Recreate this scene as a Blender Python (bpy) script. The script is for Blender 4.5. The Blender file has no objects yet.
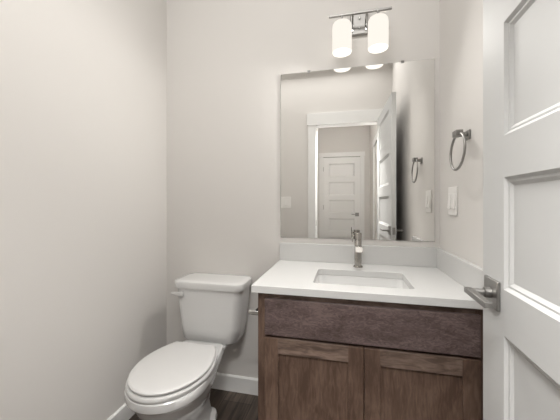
import bpy, bmesh, math
from math import sin, cos, pi, radians
from mathutils import Vector, Matrix

S = bpy.context.scene
COL = S.collection

# ---------------------------------------------------------------- camera
cam_data = bpy.data.cameras.new('camera')
cam_data.lens = 18.11
cam_data.sensor_width = 36
cam_data.sensor_fit = 'HORIZONTAL'
cam_data.shift_y = -0.0123
cam_data.clip_start = 0.02
cam = bpy.data.objects.new('camera', cam_data)
cam.location = (0, 0, 1.133)
cam.rotation_euler = (pi / 2, 0, 0.2251)
COL.objects.link(cam)
S.camera = cam

# ---------------------------------------------------------------- world, lights, exposure
W = bpy.data.worlds.new('world')
S.world = W
W.use_nodes = True
W.node_tree.nodes['Background'].inputs[0].default_value = (0.9, 0.92, 1.0, 1)
W.node_tree.nodes['Background'].inputs[1].default_value = 0.3
S.view_settings.view_transform = 'Standard'
S.view_settings.look = 'None'
S.view_settings.gamma = 1
S.view_settings.use_curve_mapping = False
S.view_settings.exposure = 0.0


def area(name, loc, rot, sx, sy, power, col):
    l = bpy.data.lights.new(name, 'AREA')
    l.shape = 'RECTANGLE'
    l.size, l.size_y = sx, sy
    l.energy = power
    l.color = col
    o = bpy.data.objects.new(name, l)
    o.location, o.rotation_euler = loc, rot
    COL.objects.link(o)
    return o


BATH_W = 11.6
HALL_W = 5.0
DOORWAY_W = 68.0
SHADE_E = 1.02
SPOT_W = 20.0
area('bath_fill', (-0.32, 0.33, 2.67), (radians(34), 0, 0), 1.3, 0.26, BATH_W, (1.0, 0.985, 0.965))  # unseen fill added to even out the back wall and cabinet fronts
area('hall_fill', (-0.05, -1.1, 2.71), (0, 0, 0), 0.7, 1.6, HALL_W, (1.0, 0.985, 0.965))  # soft fill added to brighten the hall seen in the mirror
area('doorway_fill', (0.02, -0.13, 2.16), (radians(50), 0, radians(12)), 0.6, 0.14, DOORWAY_W, (1.0, 0.985, 0.965))  # added fill, hidden above the opening, lifts the lower part of the room


# the two bulbs of the vanity light throw their light down and out into the room
for sx_, aim in ((-0.013, (-0.54, -0.72, -0.44)), (0.166, (-0.40, -0.74, -0.54))):
    l = bpy.data.lights.new('bulb_light', 'SPOT')
    l.energy = SPOT_W * (1.2 if sx_ < 0 else 0.72)
    l.color = (1.0, 0.975, 0.935)
    l.shadow_soft_size = 0.022
    l.spot_size = radians(178)
    l.spot_blend = 1.0
    o_ = bpy.data.objects.new('bulb_light', l)
    o_.location = (sx_, 1.495, 1.912)
    o_.rotation_euler = Vector(aim).to_track_quat('-Z', 'Y').to_euler()
    COL.objects.link(o_)


# ---------------------------------------------------------------- materials
def mat(name, col, rough=0.5, metal=0.0, spec=0.5, coat=0.0):
    m = bpy.data.materials.new(name)
    m.use_nodes = True
    b = m.node_tree.nodes['Principled BSDF']
    b.inputs['Base Color'].default_value = (*col, 1)
    b.inputs['Roughness'].default_value = rough
    b.inputs['Metallic'].default_value = metal
    b.inputs['Specular IOR Level'].default_value = spec
    b.inputs['Coat Weight'].default_value = coat
    b.inputs['Coat Roughness'].default_value = 0.08
    return m, m.node_tree.nodes, m.node_tree.links, b


def add_bump(nt, ln, b, scale, strength, dist=0.002, detail=3):
    tc = nt.new('ShaderNodeTexCoord')
    n = nt.new('ShaderNodeTexNoise')
    n.inputs['Scale'].default_value = scale
    n.inputs['Detail'].default_value = detail
    bp = nt.new('ShaderNodeBump')
    bp.inputs['Strength'].default_value = strength
    bp.inputs['Distance'].default_value = dist
    ln.new(tc.outputs['Object'], n.inputs['Vector'])
    ln.new(n.outputs['Fac'], bp.inputs['Height'])
    ln.new(bp.outputs['Normal'], b.inputs['Normal'])
    return n


def mottled(name, c1, c2, scale, rough, bump=0.0, bscale=60, spec=0.5, **k):
    m, nt, ln, b = mat(name, c1, rough, spec=spec, **k)
    tc = nt.new('ShaderNodeTexCoord')
    n = nt.new('ShaderNodeTexNoise')
    n.inputs['Scale'].default_value = scale
    n.inputs['Detail'].default_value = 4
    mx = nt.new('ShaderNodeMix')
    mx.data_type = 'RGBA'
    mx.inputs[6].default_value = (*c1, 1)
    mx.inputs[7].default_value = (*c2, 1)
    ln.new(tc.outputs['Object'], n.inputs['Vector'])
    ln.new(n.outputs['Fac'], mx.inputs[0])
    ln.new(mx.outputs[2], b.inputs['Base Color'])
    if bump:
        add_bump(nt, ln, b, bscale, bump)
    return m


def wood(name, dark, mid, light, axis, rough=0.42, along=5.0, curl=1.1):
    """stained maple; grain runs along axis (0 x, 2 z)"""
    m, nt, ln, b = mat(name, mid, rough, spec=0.35)
    tc = nt.new('ShaderNodeTexCoord')
    mp = nt.new('ShaderNodeMapping')
    s = [46, 46, 46]
    s[axis] = along
    mp.inputs['Scale'].default_value = s
    n = nt.new('ShaderNodeTexNoise')
    n.inputs['Scale'].default_value = 1.6
    n.inputs['Detail'].default_value = 7
    n.inputs['Roughness'].default_value = 0.62
    n.inputs['Distortion'].default_value = curl
    mp2 = nt.new('ShaderNodeMapping')
    s2 = [7, 7, 7]
    s2[axis] = 2.2
    mp2.inputs['Scale'].default_value = s2
    n2 = nt.new('ShaderNodeTexNoise')
    n2.inputs['Scale'].default_value = 1.3
    n2.inputs['Detail'].default_value = 3
    n2.inputs['Distortion'].default_value = 1.8
    add = nt.new('ShaderNodeMath')
    add.operation = 'MULTIPLY_ADD'
    add.inputs[1].default_value = 0.55
    half = nt.new('ShaderNodeMath')
    half.operation = 'MULTIPLY'
    half.inputs[1].default_value = 0.45
    r = nt.new('ShaderNodeValToRGB')
    e = r.color_ramp.elements
    e[0].position, e[0].color = 0.40, (*dark, 1)
    e[1].position, e[1].color = 0.60, (*light, 1)
    k = e.new(0.5)
    k.color = (*mid, 1)
    ln.new(tc.outputs['Object'], mp.inputs['Vector'])
    ln.new(tc.outputs['Object'], mp2.inputs['Vector'])
    ln.new(mp.outputs['Vector'], n.inputs['Vector'])
    ln.new(mp2.outputs['Vector'], n2.inputs['Vector'])
    ln.new(n2.outputs['Fac'], half.inputs[0])
    ln.new(n.outputs['Fac'], add.inputs[0])
    ln.new(half.outputs[0], add.inputs[2])
    ln.new(add.outputs[0], r.inputs['Fac'])
    ln.new(r.outputs['Color'], b.inputs['Base Color'])
    bp = nt.new('ShaderNodeBump')
    bp.inputs['Strength'].default_value = 0.12
    bp.inputs['Distance'].default_value = 0.001
    ln.new(n.outputs['Fac'], bp.inputs['Height'])
    ln.new(bp.outputs['Normal'], b.inputs['Normal'])
    return m


def floor_mat():
    m, nt, ln, b = mat('plank_floor', (0.07, 0.05, 0.04), 0.4, spec=0.4)
    tc = nt.new('ShaderNodeTexCoord')
    mp = nt.new('ShaderNodeMapping')
    mp.inputs['Rotation'].default_value = (0, 0, pi / 2)
    br = nt.new('ShaderNodeTexBrick')
    br.offset = 0.37
    br.inputs['Color1'].default_value = (0.080, 0.062, 0.050, 1)
    br.inputs['Color2'].default_value = (0.050, 0.038, 0.031, 1)
    br.inputs['Mortar'].default_value = (0.018, 0.014, 0.012, 1)
    br.inputs['Scale'].default_value = 1
    br.inputs['Brick Width'].default_value = 1.1
    br.inputs['Row Height'].default_value = 0.17
    br.inputs['Mortar Size'].default_value = 0.0016
    mp2 = nt.new('ShaderNodeMapping')
    mp2.inputs['Scale'].default_value = (55, 4, 1)
    n = nt.new('ShaderNodeTexNoise')
    n.inputs['Scale'].default_value = 1.0
    n.inputs['Detail'].default_value = 6
    n.inputs['Distortion'].default_value = 0.8
    r = nt.new('ShaderNodeValToRGB')
    r.color_ramp.elements[0].position = 0.3
    r.color_ramp.elements[0].color = (0.5, 0.5, 0.5, 1)
    r.color_ramp.elements[1].position = 0.7
    r.color_ramp.elements[1].color = (1.6, 1.55, 1.5, 1)
    mx = nt.new('ShaderNodeMix')
    mx.data_type = 'RGBA'
    mx.blend_type = 'MULTIPLY'
    mx.inputs[0].default_value = 1
    ln.new(tc.outputs['Object'], mp.inputs['Vector'])
    ln.new(mp.outputs['Vector'], br.inputs['Vector'])
    ln.new(tc.outputs['Object'], mp2.inputs['Vector'])
    ln.new(mp2.outputs['Vector'], n.inputs['Vector'])
    ln.new(n.outputs['Fac'], r.inputs['Fac'])
    ln.new(br.outputs['Color'], mx.inputs[6])
    ln.new(r.outputs['Color'], mx.inputs[7])
    ln.new(mx.outputs[2], b.inputs['Base Color'])
    return m


def emit(name, col, strength):
    m = bpy.data.materials.new(name)
    m.use_nodes = True
    nt = m.node_tree
    nt.nodes.clear()
    o = nt.nodes.new('ShaderNodeOutputMaterial')
    e = nt.nodes.new('ShaderNodeEmission')
    e.inputs[0].default_value = (*col, 1)
    e.inputs[1].default_value = strength
    nt.links.new(e.outputs[0], o.inputs[0])
    return m


M_WALL = mottled('wall_paint', (0.690, 0.668, 0.642), (0.705, 0.683, 0.657), 1.5, 0.75, bump=0.10, bscale=140, spec=0.3)
M_CEIL = mottled('ceiling_paint', (0.78, 0.77, 0.75), (0.80, 0.79, 0.77), 2, 0.9, bump=0.2, bscale=90, spec=0.2)
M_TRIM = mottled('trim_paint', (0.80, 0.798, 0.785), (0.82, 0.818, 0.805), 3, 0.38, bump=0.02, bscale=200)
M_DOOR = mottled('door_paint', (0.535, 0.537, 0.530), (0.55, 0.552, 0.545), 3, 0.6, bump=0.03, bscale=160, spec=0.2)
M_FLOOR = floor_mat()
M_PORC = mottled('porcelain', (0.66, 0.657, 0.648), (0.67, 0.667, 0.658), 3, 0.12, coat=0.4)
M_SEAT = mottled('seat_plastic', (0.57, 0.563, 0.552), (0.58, 0.573, 0.562), 3, 0.28)
M_QUARTZ = mottled('white_quartz', (0.61, 0.608, 0.598), (0.64, 0.638, 0.628), 160, 0.22)
M_BASIN = mottled('basin_porcelain', (0.72, 0.718, 0.708), (0.73, 0.728, 0.718), 3, 0.15)
M_WV = wood('stained_maple_upright', (0.078, 0.047, 0.034), (0.112, 0.070, 0.051), (0.152, 0.099, 0.072), 2, along=7.0)
M_WH = wood('stained_maple_lengthwise', (0.080, 0.054, 0.042), (0.140, 0.098, 0.077), (0.210, 0.150, 0.120), 0, along=9.0)
M_WP = wood('stained_maple_drawer', (0.064, 0.043, 0.040), (0.104, 0.074, 0.070), (0.160, 0.116, 0.108), 0, along=20.0, curl=2.2)
M_NICKEL = mottled('brushed_nickel', (0.40, 0.385, 0.36), (0.46, 0.44, 0.41), 60, 0.24, metal=1.0)
M_CHROME = mottled('polished_chrome', (0.62, 0.62, 0.61), (0.66, 0.66, 0.65), 30, 0.12, metal=1.0)
M_STEEL = mottled('satin_steel', (0.30, 0.295, 0.28), (0.34, 0.33, 0.32), 80, 0.42, metal=1.0)
M_DARK = mottled('matte_dark', (0.02, 0.02, 0.02), (0.03, 0.028, 0.025), 20, 0.6)
M_PLATE = mottled('white_plastic', (0.84, 0.825, 0.80), (0.85, 0.835, 0.81), 5, 0.35)
M_MIRROR, _n, _l, _b = mat('mirror_silver', (0.84, 0.835, 0.82), 0.0, 1.0)
M_MEDGE, _n, _l, _b = mat('mirror_edge', (0.10, 0.11, 0.105), 0.3)
M_SHADE = emit('frosted_glass_lit', (1.0, 0.94, 0.85), SHADE_E)
M_BULB = emit('bulb_lit', (1.0, 0.97, 0.92), SHADE_E * 1.6)


# ---------------------------------------------------------------- mesh helpers
def BM():
    return bmesh.new()


def box(bm, x0, x1, y0, y1, z0, z1):
    x0, x1 = sorted((x0, x1))
    y0, y1 = sorted((y0, y1))
    z0, z1 = sorted((z0, z1))
    v = [bm.verts.new(p) for p in ((x0, y0, z0), (x1, y0, z0), (x1, y1, z0), (x0, y1, z0),
                                   (x0, y0, z1), (x1, y0, z1), (x1, y1, z1), (x0, y1, z1))]
    for f in ((3, 2, 1, 0), (4, 5, 6, 7), (0, 1, 5, 4), (1, 2, 6, 5), (2, 3, 7, 6), (3, 0, 4, 7)):
        bm.faces.new([v[i] for i in f])
    return bm


def loft(bm, rings, cap0=True, cap1=True, closed=True):
    vs = [[bm.verts.new(p) for p in r] for r in rings]
    n = len(vs[0])
    for a, b in zip(vs, vs[1:]):
        for i in range(n):
            j = (i + 1) % n
            bm.faces.new((a[i], a[j], b[j], b[i]))
    if cap0:
        bm.faces.new(vs[0][::-1])
    if cap1:
        bm.faces.new(vs[-1])
    bmesh.ops.recalc_face_normals(bm, faces=bm.faces)
    return vs


def lathe(bm, prof, c, axis='z', n=32, caps=True):
    """prof: list of (radius, along)"""
    rings = []
    for r, t in prof:
        ring = []
        for i in range(n):
            a = 2 * pi * i / n
            u, v = r * cos(a), r * sin(a)
            p = {'z': (u, v, t), 'y': (u, t, v), 'x': (t, u, v)}[axis]
            ring.append((c[0] + p[0], c[1] + p[1], c[2] + p[2]))
        rings.append(ring)
    loft(bm, rings, caps, caps)
    return bm


def tube(bm, pts, r, n=12, closed=False):
    pts = [Vector(p) for p in pts]
    rings = []
    m = len(pts)
    up = None
    for i, p in enumerate(pts):
        if closed:
            t = (pts[(i + 1) % m] - pts[i - 1]).normalized()
        else:
            t = (pts[min(i + 1, m - 1)] - pts[max(i - 1, 0)]).normalized()
        if up is None:
            up = t.orthogonal().normalized()
        up = (up - t * up.dot(t)).normalized()
        s = t.cross(up)
        rings.append([tuple(p + r * (cos(2 * pi * k / n) * up + sin(2 * pi * k / n) * s)) for k in range(n)])
    if closed:
        vs = [[bm.verts.new(q) for q in rg] for rg in rings]
        for i in range(m):
            a, b = vs[i], vs[(i + 1) % m]
            for k in range(n):
                bm.faces.new((a[k], a[(k + 1) % n], b[(k + 1) % n], b[k]))
        bmesh.ops.recalc_face_normals(bm, faces=bm.faces)
    else:
        loft(bm, rings)
    return bm


def rrect(cx, cy, hx, hy, r, z, n=6):
    r = min(r, hx * 0.999, hy * 0.999)
    out = []
    for sx, sy, a0 in ((1, 1, 0), (-1, 1, pi / 2), (-1, -1, pi), (1, -1, 1.5 * pi)):
        for i in range(n + 1):
            a = a0 + i * pi / 2 / n
            out.append((cx + sx * (hx - r) + r * cos(a), cy + sy * (hy - r) + r * sin(a), z))
    return out


def build(name, bm, m, parent=None, bevel=0.0, smooth=False, seg=2, origin=None, subsurf=0):
    bmesh.ops.recalc_face_normals(bm, faces=bm.faces)
    me = bpy.data.meshes.new(name)
    base = Vector((0, 0, 0))
    if parent is not None:
        base = Vector(parent['_o'])
    elif origin is not None:
        base = Vector(origin)
    bmesh.ops.translate(bm, vec=-base, verts=bm.verts)
    bm.to_mesh(me)
    bm.free()
    me.materials.append(m)
    o = bpy.data.objects.new(name, me)
    COL.objects.link(o)
    if parent is not None:
        o.parent = parent
    else:
        o.location = base
    o['_o'] = tuple(base)
    if bevel:
        md = o.modifiers.new('bevel', 'BEVEL')
        md.width = bevel
        md.segments = seg
        md.limit_method = 'ANGLE'
        md.angle_limit = radians(35)
    if subsurf:
        md = o.modifiers.new('sub', 'SUBSURF')
        md.levels = md.render_levels = subsurf
    if smooth or bevel:
        for p in me.polygons:
            p.use_smooth = True
        try:
            me.set_sharp_from_angle(angle=radians(40))
        except Exception:
            pass
    return o


def thing(name, loc, label, cat, group=None):
    o = bpy.data.objects.new(name, None)
    o.empty_display_size = 0.05
    COL.objects.link(o)
    o.location = loc
    o['_o'] = tuple(loc)
    o['label'] = label
    o['category'] = cat
    if group:
        o['group'] = group
    return o


def structure(o):
    o['kind'] = 'structure'
    return o


def sbox(name, dims, m, bevel=0.0, parent=None):
    return structure(build(name, box(BM(), *dims), m, parent, bevel)) if parent is None else build(name, box(BM(), *dims), m, parent, bevel)


# ---------------------------------------------------------------- the room shell
XL, XR, YB, YF, ZC = -1.113, 0.478, 1.6, 0.106, 2.75
YW = -0.014            # hall side of the door wall
HXL, HXR, HYE = -0.80, 0.466, -2.43
OX0, OX1, OZ = -0.316, 0.368, 1.985

sbox('floor', (XL - .12, XR + .12, HYE - .12, YB + .12, -0.1, 0), M_FLOOR)
sbox('ceiling', (XL - .12, XR + .12, HYE - .12, YB + .12, ZC, ZC + 0.1), M_CEIL)
sbox('wall_back', (XL - .12, XR + .12, YB, YB + .12, 0, ZC), M_WALL)
sbox('wall_left', (XL - .12, XL, YW, YB, 0, ZC), M_WALL)
sbox('wall_right', (XR, XR + .12, YW, YB, 0, ZC), M_WALL)
bm = BM()
box(bm, XL, OX0, YW, YF, 0, ZC)
box(bm, OX1, XR, YW, YF, 0, ZC)
box(bm, OX0, OX1, YW, YF, OZ, ZC)
structure(build('wall_front', bm, M_WALL))
sbox('wall_hall_left', (HXL - .12, HXL, HYE, YW, 0, ZC), M_WALL)
sbox('wall_hall_right', (HXR, XR + .12, HYE, YW, 0, ZC), M_WALL)
# hall end wall with its door opening
DX0, DX1, DZ = -0.415, 0.300, 2.04
bm = BM()
box(bm, XL - .12, DX0, HYE - .12, HYE, 0, ZC)
box(bm, DX1, XR + .12, HYE - .12, HYE, 0, ZC)
box(bm, DX0, DX1, HYE - .12, HYE, DZ, ZC)
structure(build('wall_hall_end', bm, M_WALL))


def base_prof(bm, p0, p1, nrm, h=0.093, t=0.013):
    """baseboard with an eased top edge from p0 to p1, standing off the wall along nrm"""
    n = Vector((*nrm, 0))
    rings = []
    for p in (p0, p1):
        p = Vector((*p, 0))
        rings.append([tuple(p + n * a + Vector((0, 0, z))) for a, z in
                      ((0, 0), (t, 0), (t, h - 0.006), (t * 0.55, h), (0, h))])
    loft(bm, rings)
    return bm


structure(build('baseboard_back', base_prof(BM(), (XL, YB), (-0.344, YB), (0, -1)), M_TRIM))
structure(build('baseboard_left', base_prof(BM(), (XL, YF), (XL, YB - .0131), (1, 0)), M_TRIM))
structure(build('baseboard_right', base_prof(BM(), (XR, YF + .02), (XR, 1.09), (-1, 0)), M_TRIM))
structure(build('baseboard_front', base_prof(BM(), (XL + .0131, YF), (-0.392, YF), (0, 1)), M_TRIM))
structure(build('baseboard_hall_left', base_prof(BM(), (HXL, HYE), (HXL, YW), (1, 0)), M_TRIM))
structure(build('baseboard_hall_right', base_prof(BM(), (HXR, HYE + .0001), (HXR, -1.62), (-1, 0)), M_TRIM))


def casing(name, x0, x1, zt, y, s, w=0.083, hh=0.124, ear=0.011, t=0.017):
    """flat side casings and a taller header with ears, on a wall at y facing s"""
    bm = BM()
    box(bm, x0 - w, x0, y, y + s * t, 0, zt)
    box(bm, x1, x1 + w, y, y + s * t, 0, zt)
    box(bm, x0 - w - ear, x1 + min(w + ear, 10), y, y + s * (t + .006), zt, zt + hh)
    return structure(build(name, bm, M_TRIM, bevel=0.0015))


# bathroom doorway
bm = BM()
box(bm, -0.308 - .080, -0.308, YF, YF + .017, 0, 1.979)
box(bm, 0.372, 0.455, YF, YF + .017, 0, 1.979)
box(bm, -0.400, 0.466, YF, YF + .023, 1.979, 2.107)
structure(build('trim_1', bm, M_TRIM, bevel=0.0015))
bm = BM()                                    # jamb lining with door stop
box(bm, OX0, OX0 + .012, YW, YF, 0, OZ)
box(bm, OX1 - .004, OX1, YW, YF, 0, OZ)
box(bm, OX0, OX1, YW, YF, OZ - .004, OZ)
box(bm, OX0 + .012, OX0 + .018, YW + .02, YW + .05, 0, OZ - .004)
jamb = structure(build('trim_2', bm, M_TRIM, bevel=0.001))
bm = BM()
box(bm, OX0 + .0118, OX0 + .0135, YF - .036, YF - .002, 0.885, 0.945)
build('strike_plate', bm, M_STEEL, jamb)
# hall door casing
casing('trim_3', DX0 + .004, DX1 - .004, 2.033, HYE, 1, w=0.075, hh=0.085, ear=0.010)
# cased opening on the right hall wall
bm = BM()
box(bm, HXR - .017, HXR, -1.60, -1.52, 0, 2.03)
box(bm, HXR - .017, HXR, -0.80, -0.72, 0, 2.03)
box(bm, HXR - .023, HXR, -1.61, -0.71, 2.03, 2.13)
structure(build('trim_4', bm, M_TRIM, bevel=0.0015))

# ---------------------------------------------------------------- five panel doors
PANELS = [(0.215, 0.472), (0.575, 0.831), (0.936, 1.192), (1.287, 1.545), (1.649, 1.906)]


def door_leaf(L, H, T=0.035, stile=0.108, z0=0.008):
    """leaf in local space: length along +x (0..L), thickness along y (0..T), moulded panels both faces"""
    bm = BM()
    prof = ((0.0, 0.0), (0.007, 0.0062), (0.0115, 0.0062), (0.019, 0.0115))
    for side in (0, 1):
        def P(x, z, d):
            return (x, d if side == 0 else T - d, z)
        xs = [0, stile, L - stile, L]
        zs = [z0]
        for a, b in PANELS:
            zs += [a, b]
        zs.append(H)
        for i in range(3):
            for j in range(len(zs) - 1):
                xa, xb, za, zb = xs[i], xs[i + 1], zs[j], zs[j + 1]
                if i == 1 and j % 2 == 1:
                    prev = None
                    for off, d in prof:
                        cur = [bm.verts.new(P(*q, d)) for q in ((xa + off, za + off), (xb - off, za + off),
                                                                (xb - off, zb - off), (xa + off, zb - off))]
                        if prev:
                            for k in range(4):
                                bm.faces.new((prev[k], prev[(k + 1) % 4], cur[(k + 1) % 4], cur[k]))
                        prev = cur
                    bm.faces.new(prev)
                else:
                    bm.faces.new([bm.verts.new(P(*q, 0)) for q in ((xa, za), (xb, za), (xb, zb), (xa, zb))])
    for q in (((0, 0), (0, H)), ((L, 0), (L, H))):
        x = q[0][0]
        bm.faces.new([bm.verts.new(p) for p in ((x, 0, z0), (x, T, z0), (x, T, H), (x, 0, H))])
    for z in (z0, H):
        bm.faces.new([bm.verts.new(p) for p in ((0, 0, z), (L, 0, z), (L, T, z), (0, T, z))])
    bmesh.ops.remove_doubles(bm, verts=bm.verts, dist=0.00005)
    bmesh.ops.recalc_face_normals(bm, faces=bm.faces)
    return bm


def lever_set(parent, L, T, zc, toward=-1):
    """square rose, neck and flat lever on each face; lever points to the hinge side (-x)"""
    xc = L - 0.060
    for side in (0, 1):
        sg = -1 if side == 0 else 1
        y0 = 0 if side == 0 else T
        bm = BM()
        box(bm, xc - .0345, xc + .0345, y0, y0 + sg * .008, zc - .0345, zc + .0345)
        h = bpy.data.objects.new('door_handle', None)
        COL.objects.link(h)
        h.parent = parent
        h['_o'] = (0, 0, 0)
        h.empty_display_size = 0.03
        build('rose', bm, M_STEEL, h, bevel=0.0015)
        bm = BM()
        lathe(bm, [(0.0125, 0), (0.0125, sg * .012), (0.0078, sg * .014), (0.0078, sg * .045)], (xc, y0 + sg * .008, zc), 'y', 24)
        build('neck', bm, M_STEEL, h, smooth=True)
        bm = BM()
        a, b = y0 + sg * .043, y0 + sg * .060
        rr = [[(x, y, z) for x, z in ((xc + .014, zc - .0065), (xc + .014, zc + .0065),
                                      (xc - .104, zc + .0065), (xc - .104, zc - .0065))] for y in (a, b)]
        loft(bm, rr)
        build('lever', bm, M_STEEL, h, bevel=0.0012)


def door_hinge(parent, z, T, x=0.0):
    bm = BM()
    lathe(bm, [(0.006, -0.045), (0.006, 0.045)], (x - .004, -.004, z), 'z', 12)
    build('hinge', bm, M_STEEL, parent, smooth=True)


# bathroom door: opened against the right wall, free edge at (0.358, 0.848)
DL, DH = 0.733, 1.998
da = 0.0374
fx, fy = 0.358, 0.848
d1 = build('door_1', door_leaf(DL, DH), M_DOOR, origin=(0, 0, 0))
structure(d1)
# local +x runs hinge -> free edge, local -y is the face turned to the room (world -x)
hx, hy = fx - sin(da) * DL, fy - cos(da) * DL
ang = pi / 2 - da
d1.location = (hx, hy, 0)
d1.rotation_euler = (0, 0, ang)
# with that rotation local +y points to world -x, so mirror: shift leaf so its y=T face is the room face
T = 0.035
off = Vector((-sin(ang), cos(ang), 0)) * (-T)
d1.location = Vector((hx, hy, 0)) + off
lever_set(d1, DL, T, 0.914)
bm = BM()
box(bm, DL, DL + .0012, .006, T - .006, 0.914 - .028, 0.914 + .028)
lp = build('latch_plate', bm, M_STEEL, d1)
bm = BM()
box(bm, DL + .0012, DL + .009, .011, T - .011, 0.914 - .009, 0.914 + .009)
build('latch', bm, M_STEEL, d1, bevel=0.001)

# hall door
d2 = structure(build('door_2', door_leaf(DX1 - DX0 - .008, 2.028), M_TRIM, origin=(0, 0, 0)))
d2.location = (DX0 + .004, HYE - .035 - .002, 0)
d2['_o'] = (0, 0, 0)
lever_set(d2, DX1 - DX0 - .008, T, 0.914)
for z in (0.25, 1.05, 1.80):
    bm = BM()
    lathe(bm, [(0.006, -0.045), (0.006, 0.045)], (0.002, T + .006, z), 'z', 12)
    build('hinge', bm, M_STEEL, d2, smooth=True)

# ---------------------------------------------------------------- vanity cabinet
CX0, CX1, CYF, CZ = -0.3435, 0.4775, 1.100, 0.7745
van = thing('vanity_cabinet', (0.067, 1.34, 0), 'dark brown stained maple vanity cabinet under the white countertop', 'cabinet')
bm = BM()
box(bm, CX0, CX0 + .018, CYF, 1.583, 0, CZ)
box(bm, CX1 - .018, CX1, CYF, 1.583, 0, CZ)
box(bm, CX0 + .018, CX1 - .018, 1.571, 1.583, 0.09, CZ)
box(bm, CX0 + .018, CX1 - .018, CYF + .02, 1.571, 0.09, 0.108)
box(bm, CX0 + .018, CX1 - .018, CYF + .055, CYF + .07, 0, 0.09)
build('body', bm, M_WV, van)
for xa, xb in ((CX0, -0.300), (0.440, CX1)):
    build('frame_stile', box(BM(), xa, xb, CYF - .001, CYF + .018, 0.09, CZ), M_WV, van)
for za, zb in ((0.742, CZ), (0.590, 0.625), (0.09, 0.125)):
    build('frame_rail', box(BM(), -0.300, 0.440, CYF - .001, CYF + .018, za, zb), M_WH, van)
FY0, FY1 = 1.080, 1.0985
bm = box(BM(), -0.3105, 0.450, FY0, FY1, 0.6095, 0.7515)
build('drawer_front', bm, M_WP, van, bevel=0.002)


def shaker(x0, x1, z0, z1):
    w = 0.055
    bm = box(BM(), x0 + w - .006, x1 - w + .006, FY0 + .0085, FY0 + .0145, z0 + w - .006, z1 - w + .006)
    d = build('door', bm, M_WV, van)
    for xa in (x0, x1 - w):
        build('stile', box(BM(), xa, xa + w, FY0, FY1, z0, z1), M_WV, d, bevel=0.001)
    for za in (z1 - 0.060, z0):
        build('rail', box(BM(), x0 + w, x1 - w, FY0 + .0003, FY1, za, za + 0.060), M_WH, d, bevel=0.001)


shaker(-0.3105, 0.0685, 0.105, 0.5985)
shaker(0.0715, 0.450, 0.105, 0.5985)

# ---------------------------------------------------------------- countertop with undermount cut-out
TX0, TX1, TYF, TYB, TZ0, TZ1 = -0.3643, 0.4775, 1.0735, 1.5995, 0.775, 0.8045
SX, SY, SHX, SHY = 0.068, 1.292, 0.196, 0.130
top = thing('countertop', (0.057, 1.34, TZ0), 'white quartz countertop with short splashes along back and right wall', 'countertop')
bm = BM()
outer = [(TX0, TYF), (TX1, TYF), (TX1, TYB), (TX0, TYB)]
inner = [(p[0], p[1]) for p in rrect(SX, SY, SHX, SHY, 0.022, 0)]
loops = []
for z in (TZ0, TZ1):
    vo = [bm.verts.new((*p, z)) for p in outer]
    vi = [bm.verts.new((*p, z)) for p in inner]
    ed = [bm.edges.new((vo[i], vo[(i + 1) % 4])) for i in range(4)]
    ed += [bm.edges.new((vi[i], vi[(i + 1) % len(vi)])) for i in range(len(vi))]
    bmesh.ops.triangle_fill(bm, edges=ed, use_beauty=True)
    loops.append((vo, vi))
for k in (0, 1):
    a, b = loops[0][k], loops[1][k]
    for i in range(len(a)):
        j = (i + 1) % len(a)
        bm.faces.new((a[i], a[j], b[j], b[i]))
build('slab', bm, M_QUARTZ, top, bevel=0.0018)
build('backsplash', box(BM(), TX0, TX1, 1.580, 1.5995, TZ1, 0.9037), M_QUARTZ, top, bevel=0.0015)
build('side_splash', box(BM(), TX1 - .0195, TX1, TYF, 1.5798, TZ1, 0.9037), M_QUARTZ, top, bevel=0.0015)

# ---------------------------------------------------------------- sink
sink = thing('sink', (SX, SY, 0.64), 'white rectangular undermount basin set below the countertop cut-out', 'sink')
bm = BM()
zt = TZ0 - .0006
rings = [rrect(SX, SY, SHX + .022, SHY + .022, 0.03, zt),
         rrect(SX, SY, SHX + .003, SHY + .003, 0.026, zt),
         rrect(SX, SY, SHX - .000, SHY - .000, 0.030, zt - .008),
         rrect(SX, SY, SHX - .006, SHY - .006, 0.036, zt - .085),
         rrect(SX, SY, SHX - .016, SHY - .016, 0.040, zt - .112),
         rrect(SX, SY, SHX - .045, SHY - .045, 0.040, zt - .126),
         rrect(SX, SY + .01, 0.030, 0.030, 0.0299, zt - .131),
         rrect(SX, SY + .01, 0.022, 0.022, 0.0219, zt - .132)]
outer_r = [rrect(SX, SY + .01, 0.022, 0.022, 0.0219, zt - .142),
           rrect(SX, SY, SHX - .040, SHY - .040, 0.045, zt - .138),
           rrect(SX, SY, SHX + .008, SHY + .008, 0.045, zt - .105),
           rrect(SX, SY, SHX + .012, SHY + .012, 0.036, zt - .012),
           rrect(SX, SY, SHX + .022, SHY + .022, 0.03, zt - .010)]
vs = loft(bm, rings + outer_r + [rings[0]], cap0=False, cap1=False)
bmesh.ops.remove_doubles(bm, verts=bm.verts, dist=0.00005)
build('basin', bm, M_BASIN, sink, smooth=True)
bm = lathe(BM(), [(0.021, -.012), (0.021, 0.0), (0.017, 0.002), (0.015, -.001), (0.0, -.001)], (SX, SY + .01, zt - .1305), 'z', 28, caps=False)
build('drain', bm, M_CHROME, sink, smooth=True)

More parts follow.
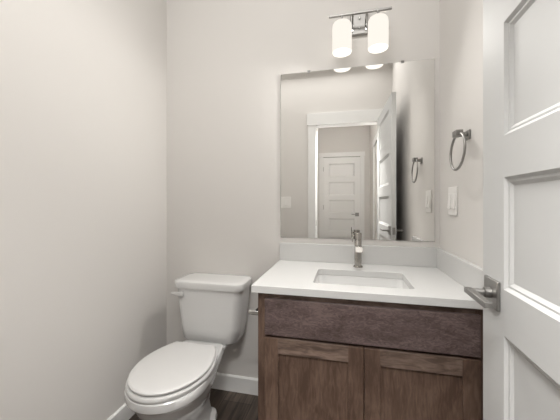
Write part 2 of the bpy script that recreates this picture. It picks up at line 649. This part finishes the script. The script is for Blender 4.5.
# ---------------------------------------------------------------- faucet
FX, FY = 0.068, 1.505
fa = thing('faucet', (FX, FY, TZ1), 'brushed nickel single-hole faucet standing behind the sink', 'faucet')
bm = lathe(BM(), [(0.0235, 0.0), (0.0235, 0.004), (0.021, 0.007)], (FX, FY, TZ1), 'z', 32)
build('base_ring', bm, M_NICKEL, fa, smooth=True)
bm = lathe(BM(), [(0.0178, .007), (0.0178, .138), (0.0170, .139)], (FX, FY, TZ1), 'z', 32)
build('body', bm, M_NICKEL, fa, smooth=True)
bm = BM()
sp = []
for y, z, hz in ((FY - .004, TZ1 + .099, .013), (FY - .060, TZ1 + .103, .013), (FY - .112, TZ1 + .1055, .013), (FY - .1155, TZ1 + .1055, .0125)):
    sp.append([(FX - .017, y, z - hz), (FX + .017, y, z - hz), (FX + .017, y, z + hz), (FX - .017, y, z + hz)])
sp[-1] = [(x, y + (.0105 if z > TZ1 + .1055 else 0), z) for x, y, z in sp[-1]]
sp[-2] = [(x, y + (.0105 if z > TZ1 + .1055 else 0), z) for x, y, z in sp[-2]]
loft(bm, sp)
build('spout', bm, M_NICKEL, fa, bevel=0.0012)
bm = lathe(BM(), [(0.0178, .141), (0.0178, .172), (0.016, .175)], (FX, FY, TZ1), 'z', 32)
hd = build('handle', bm, M_NICKEL, fa, smooth=True)
bm = lathe(BM(), [(0.005, 0.0), (0.005, -.010)], (FX - .0178, FY, TZ1 + .158), 'x', 16)
box(bm, FX - .0305, FX - .0265, FY - .007, FY + .007, TZ1 + .128, TZ1 + .188)
build('lever', bm, M_NICKEL, hd, bevel=0.0008)

# ---------------------------------------------------------------- mirror
mi = thing('wall_mirror', (0.047, YB, 0.935), 'large frameless mirror on the back wall above the countertop', 'mirror')
build('mirror_back', box(BM(), -0.3605, 0.454, YB - .005, YB - .0004, 0.935, 1.8787), M_MEDGE, mi)
build('mirror_glass', box(BM(), -0.3600, 0.4535, YB - .0056, YB - .0051, 0.9355, 1.8782), M_MIRROR, mi)
for x in (-0.197, 0.299):
    bm = box(BM(), x - .008, x + .008, YB - .009, YB - .0004, 1.8790, 1.8845)
    box(bm, x - .008, x + .008, YB - .009, YB - .0060, 1.8730, 1.8845)
    build('clip', bm, M_STEEL, mi)

# ---------------------------------------------------------------- vanity light
LX, LYC = 0.0765, YB - 0.095
vl = thing('vanity_light', (LX, YB, 2.10), 'two-bulb brushed nickel vanity light above the mirror, lit', 'light fixture')
bm = box(BM(), LX - .046, LX + .046, YB - .022, YB - .0005, 2.045, 2.165)
pl = build('back_plate', bm, M_STEEL, vl, bevel=0.004)
for z in (2.075, 2.128):
    bm = lathe(BM(), [(0.0055, 0), (0.0055, -.006), (0.003, -.010), (0.0, -.0105)], (LX + .003, YB - .022, z), 'y', 16, caps=False)
    build('finial', bm, M_CHROME, pl, smooth=True)
build('bar', box(BM(), -0.079, 0.232, LYC - .006, LYC + .006, 2.108, 2.118), M_STEEL, vl, bevel=0.001)
for x in (LX - .034, LX + .034):
    bm = box(BM(), x - .004, x + .004, LYC - .002, YB - .020, 2.109, 2.117)
    box(bm, x - .004, x + .004, YB - .030, YB - .022, 2.060, 2.117)
    build('arm', bm, M_CHROME, vl, bevel=0.001)
for x in (LX - .0895, LX + .0895):
    bm = lathe(BM(), [(0.009, 2.074), (0.009, 2.082), (0.006, 2.083), (0.006, 2.108)], (x, LYC, 0), 'z', 20)
    build('stem', bm, M_STEEL, vl, smooth=True)
    bm = BM()
    prof = [(0.010, 2.074), (0.034, 2.073), (0.043, 2.069), (0.0485, 2.060), (0.050, 2.047), (0.050, 1.920), (0.0488, 1.917),
            (0.0470, 1.919), (0.0470, 2.046), (0.044, 2.060), (0.034, 2.068), (0.010, 2.069)]
    lathe(bm, prof, (x, LYC, 0), 'z', 40, caps=False)
    sh = build('lamp_shade', bm, M_SHADE, vl, smooth=True)
    bm = lathe(BM(), [(0.0469, 1.9195), (0.0465, 1.9190), (0.020, 1.9185), (0.001, 1.9183), (0.001, 1.921), (0.020, 1.921), (0.0469, 1.9215)], (x, LYC, 0), 'z', 40)
    build('lamp_diffuser', bm, M_BULB, sh, smooth=True)

# ---------------------------------------------------------------- towel ring
tr = thing('towel_ring', (XR, 1.25, 1.41), 'brushed nickel towel ring on the right wall beside the mirror', 'towel ring')
bm = box(BM(), XR - .007, XR - .0003, 1.230, 1.266, 1.382, 1.420)
build('wall_plate', bm, M_STEEL, tr, bevel=0.0015)
bm = lathe(BM(), [(0.010, -.007), (0.009, -.034)], (XR, 1.25, 1.405), 'x', 20)
box(bm, XR - .053, XR - .028, 1.226, 1.270, 1.398, 1.420)
build('post', bm, M_STEEL, tr, bevel=0.001)
R0 = 0.0715
pts = [(XR - .042 + 0.004 * cos(a), 1.246 + R0 * sin(a), 1.3375 + R0 * cos(a)) for a in [2 * pi * i / 56 for i in range(56)]]
build('ring', tube(BM(), pts, 0.0048, 10, closed=True), M_STEEL, tr, smooth=True)


# ---------------------------------------------------------------- switch plates
sp1 = thing('light_switch', (XR, 1.408, 1.14), 'white rocker switch plate on the right wall below the towel ring', 'light switch')
bm = box(BM(), XR - .0065, XR - .0002, 1.357, 1.459, 1.078, 1.206)
build('wall_plate', bm, M_PLATE, sp1, bevel=0.0025)
for yc in (1.434, 1.384):
    bm = BM()
    r = [[(XR - .0065, yc - .0165, 1.108), (XR - .0065, yc + .0165, 1.108), (XR - .0065, yc + .0165, 1.176), (XR - .0065, yc - .0165, 1.176)],
         [(XR - .0125, yc - .0165, 1.109), (XR - .0125, yc + .0165, 1.109), (XR - .0080, yc + .0165, 1.175), (XR - .0080, yc - .0165, 1.175)]]
    loft(bm, r)
    build('rocker', bm, M_PLATE, sp1, bevel=0.0008)
sp2 = thing('light_switch', (-0.636, YF, 1.14), 'white switch plate on the door wall, seen in the mirror', 'light switch')
bm = box(BM(), -0.693, -0.579, YF + .0002, YF + .0065, 1.078, 1.204)
build('wall_plate', bm, M_PLATE, sp2, bevel=0.0025)
bm = BM()
r = [[(-0.6525, YF + .0065, 1.108), (-0.6195, YF + .0065, 1.108), (-0.6195, YF + .0065, 1.175), (-0.6525, YF + .0065, 1.175)],
     [(-0.6525, YF + .0125, 1.109), (-0.6195, YF + .0125, 1.109), (-0.6195, YF + .0080, 1.174), (-0.6525, YF + .0080, 1.174)]]
loft(bm, r)
build('rocker', bm, M_PLATE, sp2, bevel=0.0008)

# ---------------------------------------------------------------- toilet paper holder
tp = thing('toilet_paper_holder', (CX0, 1.19, 0.65), 'small chrome paper holder on the side of the vanity beside the toilet tank', 'toilet paper holder')
build('wall_plate', box(BM(), CX0 - .008, CX0 + .0008, 1.165, 1.215, 0.650, 0.700), M_STEEL, tp, bevel=0.0015)
bm = BM()
loft(bm, [[(CX0 - .006, y, 0.690), (CX0 - .012, y, 0.690), (CX0 - .038, y, 0.664), (CX0 - .006, y, 0.660)] for y in (1.176, 1.186)])
build('dark_wedge', bm, M_DARK, tp)  # small dark wedge on the plate, just above the arm
bm = box(BM(), CX0 - .068, CX0 - .008, 1.172, 1.190, 0.644, 0.663)
build('arm', bm, M_CHROME, tp, bevel=0.004)

# ---------------------------------------------------------------- toilet
TC = -0.735
to = thing('toilet', (TC, 1.25, 0), 'white two-piece toilet with closed lid between left wall and vanity', 'toilet')


def egg(cx, y0, y1, hw, z, n=20, back=0.12, wide=0.50, p=2.0, cr=0.012):
    """elongated seat outline: half-ellipse front at y0, sides drawn in to a straight back edge (half width `back`) at y1"""
    yc = y0 + (y1 - y0) * wide
    half = []
    for i in range(n + 1):                            # front centre -> widest
        a = -pi / 2 + (pi / 2) * i / n
        half.append((hw * cos(a), yc + (yc - y0) * sin(a)))
    for i in range(1, n + 1):                         # widest -> back corner
        t = i / n
        half.append((hw - (hw - back) * t ** p, yc + (y1 - cr - yc) * t))
    for i in range(1, 6):
        a = i / 5 * pi / 2
        half.append((back - cr + cr * cos(a), y1 - cr + cr * sin(a)))
    out = [(cx + x, y, z) for x, y in half]
    out += [(cx - x, y, z) for x, y in half[:0:-1]]
    return out


# bowl with pedestal in one piece
bm = BM()
sec = [  # z, y0, y1, hw, back
    (0.000, 1.050, 1.402, 0.118, 0.085),
    (0.020, 1.048, 1.404, 0.120, 0.086),
    (0.036, 1.052, 1.400, 0.116, 0.082),
    (0.048, 1.080, 1.388, 0.092, 0.062),
    (0.110, 1.090, 1.386, 0.068, 0.050),
    (0.160, 1.065, 1.388, 0.078, 0.056),
    (0.210, 1.020, 1.395, 0.104, 0.068),
    (0.255, 0.972, 1.405, 0.130, 0.080),
    (0.290, 0.940, 1.420, 0.146, 0.092),
    (0.318, 0.926, 1.405, 0.155, 0.104),
    (0.336, 0.917, 1.405, 0.160, 0.112),
    (0.346, 0.910, 1.405, 0.165, 0.114),
    (0.349, 0.905, 1.405, 0.166, 0.116),
    (0.354, 0.903, 1.400, 0.168, 0.116),
    (0.382, 0.903, 1.395, 0.168, 0.116),
    (0.386, 0.908, 1.390, 0.167, 0.113),
]
def bowl_ring(z, y0, y1, hw, bk):
    if z > 0.335:                       # rim follows the seat, then a deck runs back under the tank
        return egg(TC, y0, y1, hw, z, back=bk, wide=0.36, p=1.5, cr=0.03)
    return egg(TC, y0, y1, hw, z, back=bk, wide=0.42 if z > 0.06 else 0.5, p=1.6, cr=0.05)


loft(bm, [bowl_ring(*t) for t in sec])
bowl = build('bowl', bm, M_PORC, to, smooth=True)
for s in (-1, 1):
    bm = lathe(BM(), [(0.014, 0.0), (0.013, 0.010), (0.008, 0.017), (0.0, 0.019)], (TC + s * .098, 1.26, 0.036), 'z', 20, caps=False)
    build('bolt_cap', bm, M_PORC, to, smooth=True)
bm = BM()                                             # deck under the tank
loft(bm, [rrect(TC, 1.43, 0.070, 0.060, 0.03, 0.29), rrect(TC, 1.445, 0.095, 0.09, 0.04, 0.335),
          rrect(TC, 1.450, 0.108, 0.118, 0.04, 0.348), rrect(TC, 1.450, 0.108, 0.118, 0.04, 0.3597)])
build('tank_deck', bm, M_PORC, to, smooth=True)
# seat ring
bm = BM()
o1 = [(0.0, .003), (.005, .0), (.015, .0), (.020, .004)]
rings = [egg(TC, 0.900 + i, 1.300, 0.171 - i, 0.3880 + z, back=0.122, wide=0.53, p=2.0) for z, i in o1]
inn = [egg(TC, 0.900 + .062, 1.300 - .07, 0.173 - .06, 0.3880 + z, back=0.07) for z in (.018, .0)]
loft(bm, rings + inn + [rings[0]], cap0=False, cap1=False)
bmesh.ops.remove_doubles(bm, verts=bm.verts, dist=0.00005)
build('seat', bm, M_SEAT, to, smooth=True)
# lid
bm = BM()
lz = 0.4105
prof = [(0.0, .006), (.004, .001), (.010, .0), (.0135, .003), (.0155, .010), (.0165, .035), (.0170, .08)]
loft(bm, [egg(TC, 0.909 + i, 1.293 - i * .6, 0.165 - i, lz + z, back=0.111 - i * .6, wide=0.53, p=1.95, cr=0.008) for z, i in prof])
build('lid', bm, M_SEAT, to, smooth=True)
for s in (-1, 1):
    bm = lathe(BM(), [(0.008, -.024), (0.010, -.022), (0.010, .022), (0.008, .024)], (TC + s * .075, 1.308, 0.404), 'x', 18)
    box(bm, TC + s * .075 - .02, TC + s * .075 + .02, 1.301, 1.327, 0.3865, 0.402)
    build('hinge', bm, M_SEAT, to, smooth=True)
# tank
TKX = TC + .003


def tank_ring(z, hw, yf, yb, r=0.042, bow=0.012, n=10):
    pts = []
    cy = (yf + yb) / 2
    for x, y, zz in rrect(TKX, cy, hw, (yb - yf) / 2, r, z, n):
        k = (x - TKX) / hw
        if y < cy:
            y -= bow * (1 - k * k) * min(1, (cy - y) / (cy - yf))
        pts.append((x, y, zz))
    return pts


bm = BM()
tk = [(0.360, 0.132, 1.448, 1.565), (0.363, 0.152, 1.430, 1.575), (0.378, 0.166, 1.420, 1.580), (0.45, 0.177, 1.415, 1.583),
      (0.56, 0.188, 1.410, 1.586), (0.63, 0.194, 1.407, 1.588), (0.6605, 0.196, 1.406, 1.588)]
loft(bm, [tank_ring(*t) for t in tk])
build('tank', bm, M_PORC, to, smooth=True)
bm = BM()
ld = [(0.6610, 0.200, 1.402, 1.591), (0.6630, 0.2045, 1.397, 1.5935), (0.690, 0.2070, 1.393, 1.595), (0.6985, 0.204, 1.396, 1.594),
      (0.7030, 0.195, 1.404, 1.588), (0.7045, 0.172, 1.425, 1.565)]
loft(bm, [tank_ring(*t) for t in ld])
build('tank_lid', bm, M_PORC, to, smooth=True)
bm = BM()
lx = TKX - .150
lathe(bm, [(0.013, 0.0), (0.013, -.010), (0.010, -.013)], (lx, 1.408, 0.630), 'y', 20)
rr = []
for t, hz, hy in ((0.018, .010, .005), (0.014, .0145, .007), (0.0, .015, .0075), (-.03, .010, .007), (-.050, .008, .006), (-.055, .005, .003)):
    c = (lx + t, 1.390 - .001 * 0, 0.630 + t * -0.05)
    rr.append([(c[0], c[1] + hy * cos(a), c[2] + hz * sin(a)) for a in [2 * pi * i / 16 for i in range(16)]])
loft(bm, rr)
build('flush_lever', bm, M_SEAT, to, smooth=True)

for o in S.objects:
    if '_o' in o:
        del o['_o']
